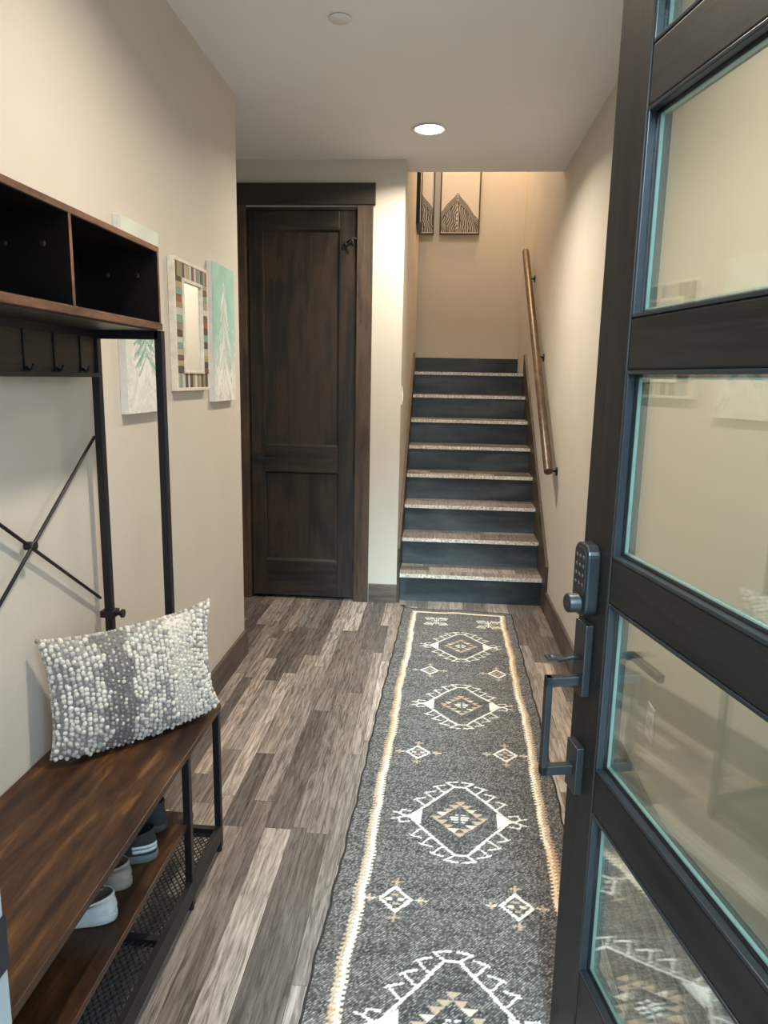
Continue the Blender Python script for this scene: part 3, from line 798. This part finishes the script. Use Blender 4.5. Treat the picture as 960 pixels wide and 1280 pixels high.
# ------------------------------------------------------------------ left wall pictures and mirror
def canvas(name, label, y0, y1, z0, z1, draw, depth=.024, group=None):
    t = thing(name, label, 'painting', (XL, (y0+y1)/2, z0), group=group)
    obj('canvas_edge', box(XL, XL+depth-.001, y0, y1, z0, z1), M['canvas_side'], t, bevel=.002)
    r = Ras(y1-y0, z1-z0, .0032); draw(r)
    e = .0012
    obj('painted_face', r.grid(lambda X, Y: np.stack([np.full_like(X, XL+depth), y0+e+X*(1-2*e/r.W), z0+e+Y*(1-2*e/r.H)], -1)), M['canvas'], t, recalc=False)
    return t
def tree_paint(teal, xc, seed, h0=.22, h1=.90, spread=.12):
    def draw(r):
        rs = random.Random(seed); W, H = r.W, r.H
        top = np.array(teal); low = np.array((.70,.72,.68))
        f = np.clip((r.Y/H-.10)/.38, 0, 1)[..., None]
        blot = (.5+.5*np.sin(r.X*31+np.sin(r.Y*17)*2)*np.sin(r.Y*23+1))[..., None]
        r.c[:] = low*(1-f)+top*f+blot*.05*(.4+f)-.02
        for k in range(260):     # dabbed snow at the foot
            x, y = rs.uniform(0, W), H*rs.betavariate(1.3, 4)*.62
            g = rs.uniform(.55,.86); r.line((x, y), (x+rs.uniform(-.012,.012), y+rs.uniform(-.006,.008)), rs.uniform(.006,.015), (g*.98, g, g*.96), .6, .55)
        n = 150                  # boughs
        for k in range(n):
            t = k/n; y = H*(h1-(h1-h0)*t); sgn = rs.choice((-1, 1)); L = (spread*.25+spread*t)*rs.uniform(.55, 1.05)
            x = W*xc; g = rs.choice((.86,.78,.66,.5)); cc = (g, g, g*.97)
            if g == .5: cc = (teal[0]*.7, teal[1]*.62, teal[2]*.62)
            r.line((x+sgn*.002, y), (x+sgn*L, y-L*rs.uniform(1.2, 2.2)), .0035, cc, .5, .5, .010)
        for k in range(60):
            x, y = W*xc+rs.uniform(-1, 1)*spread*.9, H*(h0-rs.uniform(-.04,.12))
            r.line((x, y), (x+rs.uniform(-.02,.02), y-.03), .010, (.80,.81,.78), .6, .6)
        r.line((W*xc, H*(h1+.03)), (W*xc, H*h0), .004, (.60,.62,.60), .5, .8)
    return draw
canvas('tree_painting', 'canvas of a white fir on teal, rightmost on the left wall', 3.062, 3.386, 1.349, 1.937, tree_paint((.33,.56,.48), .50, 3))
canvas('tree_painting', 'pale canvas of a green fir half hidden behind the hall tree', 2.189, 2.490, 1.336, 1.934, tree_paint((.58,.64,.56), .55, 5) if False else None or (lambda r: (tree_paint((.60,.66,.60), .52, 5, .30, .86, .11)(r), [r.line((r.W*.52, r.H*(.80-.5*k/90)), (r.W*.52+random.choice((-1,1))*(.02+.11*k/90)*random.uniform(.4,1), r.H*(.80-.5*k/90)-.02-.05*random.random()), .0045, random.choice(((.20,.42,.34), (.32,.52,.44), (.14,.34,.28))), .5, .7, .010) for k in range(90)])))
# mirror
my0, my1, mz0, mz1 = 2.619, 2.999, 1.402, 1.884
mr = thing('wall_mirror', 'mirror in a whitewashed frame set with multicoloured wood mosaic strips', 'mirror', (XL, (my0+my1)/2, mz0))
D = .026
def ringbox(y0, y1, z0, z1, w, x0, x1):
    return MB().box(x0, x1, y0, y0+w, z0, z1).box(x0, x1, y1-w, y1, z0, z1).box(x0, x1, y0+w, y1-w, z0, z0+w).box(x0, x1, y0+w, y1-w, z1-w, z1)
obj('outer_frame', ringbox(my0, my1, mz0, mz1, .012, XL+.001, XL+D), M['frame_white'], mr, bevel=.0015)
iw = .078
obj('inner_frame', ringbox(my0+iw, my1-iw, mz0+.066, mz1-.066, .013, XL+.012, XL+D+.004), M['frame_white'], mr, bevel=.0015)
obj('backing', box(XL+.001, XL+D-.010, my0+.006, my1-.006, mz0+.006, mz1-.006), M['frame_white'], mr)
mo = MB(); mc = []
PAL = [(.11,.085,.065), (.30,.25,.13), (.46,.42,.30), (.18,.10,.07), (.52,.52,.50), (.22,.34,.30), (.09,.07,.065), (.40,.33,.20), (.62,.60,.54), (.26,.24,.20), (.30,.12,.07)]
def chip(y0, y1, z0, z1):
    mo.box(XL+D-.010, XL+D-.002+random.uniform(-.001,.001), y0+.0005, y1-.0005, z0+.0005, z1-.0005)
    c = random.choice(PAL)
    while mc and tuple(mc[-1]) == c: c = random.choice(PAL)
    mc.extend([c]*8)
a0, a1, b0, b1 = my0+.012, my1-.012, mz0+.012, mz1-.012
for zz in ((b0, mz0+.066), (mz1-.066, b1)):
    y = a0
    while y < a1-.004: e = min(y+random.uniform(.020,.032), a1); chip(y, e, *zz); y = e
for yy in ((a0, my0+iw), (my1-iw, a1)):
    z = mz0+.066
    while z < mz1-.066-.004: e = min(z+random.uniform(.016,.030), mz1-.066); chip(*yy, z, e); z = e
mo.col = np.array(mc)
obj('mosaic_strips', mo, M['mosaic'], mr, recalc=True)
obj('mirror_glass', box(XL+.020, XL+.0215, my0+iw+.012, my1-iw-.012, mz0+.078, mz1-.078), M['mirror'], mr)

# ------------------------------------------------------------------ landing prints
def mountain(peak):
    def draw(r):
        W, H = r.W, r.H
        r.c[:] = (.66,.62,.56)
        px = peak*W; hp = .352; dx = np.abs(r.X-px)
        y = hp-dx*np.where(r.X < px, 1.12, 1.22)-.005*np.sin(dx*52)
        inside = (r.Y < y) & (r.Y > .006)
        r.put(inside, (.40,.38,.35))
        # contour strokes following the ridge
        d = y-r.Y
        rid = np.sin(d*330+np.sin(r.X*60)*.8)
        flow = np.sin(dx*330+r.Y*70+np.sin(r.Y*45+r.X*30)*2.4)
        dark = inside & (((rid > .15) & (d < .075)) | ((flow > .25) & (d >= .06)))
        r.put(dark, (.028,.024,.024))
        r.put(inside & (dx < .004+.004*np.sin(r.Y*160)) & (np.sin(r.Y*420) > -.2), (.85,.8,.72))
        r.put(inside & (np.abs(np.sin(r.X*47+r.Y*9)) < .10) & (d > .05), (.06,.05,.045))
    return draw
def print_(label, x0, x1, z0, z1, peak):
    t = thing('framed_print', label, 'picture', ((x0+x1)/2, YS, z0))
    obj('frame', ringbox_xz(x0, x1, z0, z1, .010, YS-.034, YS-.001), M['frame_brown'], t, bevel=.001)
    r = Ras(x1-x0-.02, z1-z0-.02, .0028); draw = mountain(peak); draw(r)
    obj('print_sheet', r.grid(lambda X, Y: np.stack([x0+.01+X, np.full_like(X, YS-.028), z0+.01+Y], -1)), M['print'], t, recalc=False)
    obj('backing_board', box(x0+.009, x1-.009, YS-.0275, YS-.002, z0+.009, z1-.009), M['frame_white'], t)
def ringbox_xz(x0, x1, z0, z1, w, y0, y1):
    return MB().box(x0, x0+w, y0, y1, z0, z1).box(x1-w, x1, y0, y1, z0, z1).box(x0+w, x1-w, y0, y1, z0, z0+w).box(x0+w, x1-w, y0, y1, z1-w, z1)
print_('brown framed line-art mountain print, fully clear of the stairwell corner', -.062, .302, 2.782, 3.50, .43)
print_('line-art mountain print partly cut off by the stairwell wall', -.480, -.116, 2.782, 3.50, .66)
sf = thing('framed_picture', 'black framed picture seen edge-on on the left stairwell wall', 'picture', (XC, 6.5, 2.68))
obj('frame', MB().box(XC, XC+.032, 6.20, 6.23, 2.72, 3.45).box(XC, XC+.032, 6.62, 6.65, 2.72, 3.45).box(XC, XC+.032, 6.23, 6.62, 2.72, 2.75).box(XC, XC+.032, 6.23, 6.62, 3.42, 3.45), M['black_metal'], sf, bevel=.001)
obj('picture_sheet', box(XC+.004, XC+.022, 6.225, 6.625, 2.745, 3.425), M['canvas_side'], sf)

# ------------------------------------------------------------------ entrance door (local frame: x into the outside face, s along the leaf)
# local: origin at the hinge, +Y towards the free edge, outside face at x = 0 looking to -X, leaf thickness to +X
TH = math.radians(11.9)
FE = Vector((.295, 1.420, 0)); LW = .872
hinge = FE-Vector((-math.sin(TH), math.cos(TH), 0))*LW
d2 = thing('door_2', None, None, tuple(hinge), TH, kind='structure', local=True)
DT = .046; SW = .122; DH = 2.438
def Lb(s0, s1, z0, z1, x0, x1): return MB().box(x0, x1, LW-s1, LW-s0, z0, z1)     # s measured from the free edge
obj('stile', Lb(0, SW, .012, DH, 0, DT), M['door_black'], d2, bevel=.003)
obj('stile', Lb(LW-SW, LW, .012, DH, 0, DT), M['door_black'], d2, bevel=.003)
RAILS = [(.012,.272), (.632,.722), (1.060,1.146), (1.485,1.574), (1.908,2.002), (2.325,DH)]
for a, b in RAILS:
    obj('rail', Lb(SW, LW-SW, a, b, .003, DT-.003), M['door_black_h'], d2, bevel=.004)
for (a, b), (c_, d_) in zip(RAILS[:-1], RAILS[1:]):
    z0, z1 = b, c_; s0, s1 = SW, LW-SW
    # glazing beads on both faces, glass unit between
    for x0, x1 in ((.002, .0163), (DT-.0163, DT-.002)):
        w_ = .007
        bd = Lb(s0, s0+w_, z0, z1, x0, x1); bd.v += []
        for q_ in (Lb(s1-w_, s1, z0, z1, x0, x1), Lb(s0+w_, s1-w_, z0, z0+w_, x0, x1), Lb(s0+w_, s1-w_, z1-w_, z1, x0, x1)): bd.add(q_.v, q_.f)
        obj('glazing_bead', bd, M['bead'], d2, bevel=.0015)
    gp = Lb(s0+.004, s1-.004, z0+.004, z1-.004, .0165, .0195)
    g = obj('glass_pane', gp, M['glass'], d2)
    obj('glass_pane', Lb(s0+.004, s1-.004, z0+.004, z1-.004, .0265, .0295), M['glass'], d2)
    w_ = .0145
    sp_ = Lb(s0+.004, s0+w_, z0+.004, z1-.004, .0204, .0263)
    for q_ in (Lb(s1-w_, s1-.004, z0+.004, z1-.004, .0204, .0263), Lb(s0+w_, s1-w_, z0+.004, z0+w_, .0204, .0263), Lb(s0+w_, s1-w_, z1-w_, z1-.004, .0204, .0263)): sp_.add(q_.v, q_.f)
    obj('pane_spacer', sp_, M['glass_edge'], d2)
    w2_ = .0118
    bo = Lb(s0+.004, s0+w2_, z0+.004, z1-.004, .01965, .0203)
    for q_ in (Lb(s1-w2_, s1-.004, z0+.004, z1-.004, .01965, .0203), Lb(s0+w2_, s1-w2_, z0+.004, z0+w2_, .01965, .0203), Lb(s0+w2_, s1-w2_, z1-w2_, z1-.004, .01965, .0203)): bo.add(q_.v, q_.f)
    obj('pane_border', bo, M['rubber'], d2)
# keypad lock
def rrect(w, h, r, n=6):
    pts = []
    for cx_, cz, a0 in ((w-r, h-r, 0), (-w+r, h-r, PI/2), (-w+r, -h+r, PI), (w-r, -h+r, 1.5*PI)):
        for k in range(n+1):
            a = a0+PI/2*k/n; pts.append((cx_+r*math.cos(a), cz+r*math.sin(a)))
    return pts
def s2y(s): return LW-s
kp = obj('keypad_lock', MB().prism([(s2y(.052)+a, 1.088+b) for a, b in rrect(.033, .072, .024)], 0, -.026, 0), M['bronze'], d2, bevel=.004, seg=3)
obj('keypad_face', MB().prism([(s2y(.052)+a, 1.104+b) for a, b in rrect(.026, .048, .016)], 0, -.0275, -.0255), M['rubber'], kp, bevel=.001)
kb = MB()
for r_ in range(4):
    for c2 in range(3): kb.lathe([(0.0003,-.0006), (.0042,-.0006), (.0042,0), (0.0003,0)], (-.0276, s2y(.052)+(c2-1)*.0155, 1.134-r_*.018), 0, 14)
obj('keypad_buttons', kb, plain('button_grey', (.07,.06,.05,1), .5), kp)
obj('lock_cylinder', MB().lathe([(0.0005,-.050), (.016,-.050), (.019,-.047), (.019,-.027), (.0205,-.026)], (0, s2y(.052), 1.040), 0, 32), M['bronze'], kp)
# pull handle set
es = obj('pull_handle', MB().box(-.016, 0, s2y(.076), s2y(.024), .852, 1.000), M['bronze'], d2, bevel=.002)
obj('lower_plate', MB().box(-.016, 0, s2y(.076), s2y(.024), .640, .742), M['bronze'], es, bevel=.002)
gx = -.068
gr = MB().box(gx-.013, -.014, s2y(.059), s2y(.041), .868, .888).box(gx-.013, -.014, s2y(.059), s2y(.041), .676, .696).box(gx-.013, gx, s2y(.059), s2y(.041), .676, .888)
obj('grip', gr, M['bronze'], es, bevel=.0015)
tl = MB().tube([(-.012, s2y(.050), .926), (-.030, s2y(.050), .928), (-.056, s2y(.050), .922), (-.076, s2y(.050), .930)], [.006,.006,.005,.004], 10)
tl.box(-.082, -.050, s2y(.062), s2y(.038), .925, .929)
obj('thumb_latch', tl, M['bronze'], es)
# inside lever
il = obj('inside_lever', MB().box(DT, DT+.010, s2y(.078), s2y(.022), .895, .955), M['bronze'], d2, bevel=.002)
obj('lever_arm', MB().tube([(DT+.008, s2y(.05), .925), (DT+.050, s2y(.05), .925)], .010).box(DT+.046, DT+.058, s2y(.165), s2y(.042), .917, .933), M['bronze'], il, bevel=.002)
obj('deadbolt_turn', MB().box(DT, DT+.022, s2y(.082), s2y(.022), 1.02, 1.155).box(DT+.022, DT+.040, s2y(.056), s2y(.048), 1.045, 1.075), M['bronze'], d2, bevel=.004)
for z in (.25, .95, 1.55, 2.2): obj('hinge', MB().tube([(DT+.002, -.004, z-.05), (DT+.002, -.004, z+.05)], .0065, 10), M['bronze'], d2)

# ------------------------------------------------------------------ daylight
W = bpy.data.worlds.new('World'); S.world = W; W.use_nodes = True
bg = W.node_tree.nodes['Background']; bg.inputs['Color'].default_value = (.66,.84,1,1); bg.inputs['Strength'].default_value = 4.2
sky_patch = bpy.data.lights.new('sky_patch', 'SUN'); sky_patch.energy = 4.6; sky_patch.angle = math.radians(17); sky_patch.color = (.66, .92, 1)
so_ = bpy.data.objects.new('sky_patch', sky_patch); C.objects.link(so_)
el, az = math.radians(26.5), math.radians(1)     # soft lamp standing in for a bright patch of sky behind the camera, shining in through the doorway
so_.rotation_euler = Vector((-math.sin(az)*math.cos(el), math.cos(az)*math.cos(el), -math.sin(el))).to_track_quat('-Z', 'Y').to_euler()

# ------------------------------------------------------------------ camera
cam = bpy.data.cameras.new('camera'); co = bpy.data.objects.new('camera', cam); C.objects.link(co); S.camera = co
er = Vector((0.9967118, 0.07884593, 0.01867881)); ed = Vector((0.03283234, -0.18223626, -0.98270646)); fw = Vector((-0.07407844, 0.9800884, -0.18422573))
m = Matrix((er, -ed, -fw)).transposed().to_4x4(); m.translation = Vector((0, 0, 1.4636))
co.matrix_world = m
cam.sensor_fit = 'HORIZONTAL'; cam.sensor_width = 36; cam.lens = 891.62/960*36; cam.clip_start = .02
S.view_settings.view_transform = 'Standard'; S.view_settings.look = 'None'; S.view_settings.gamma = 1; S.view_settings.exposure = 0.33
S.view_settings.use_curve_mapping = False
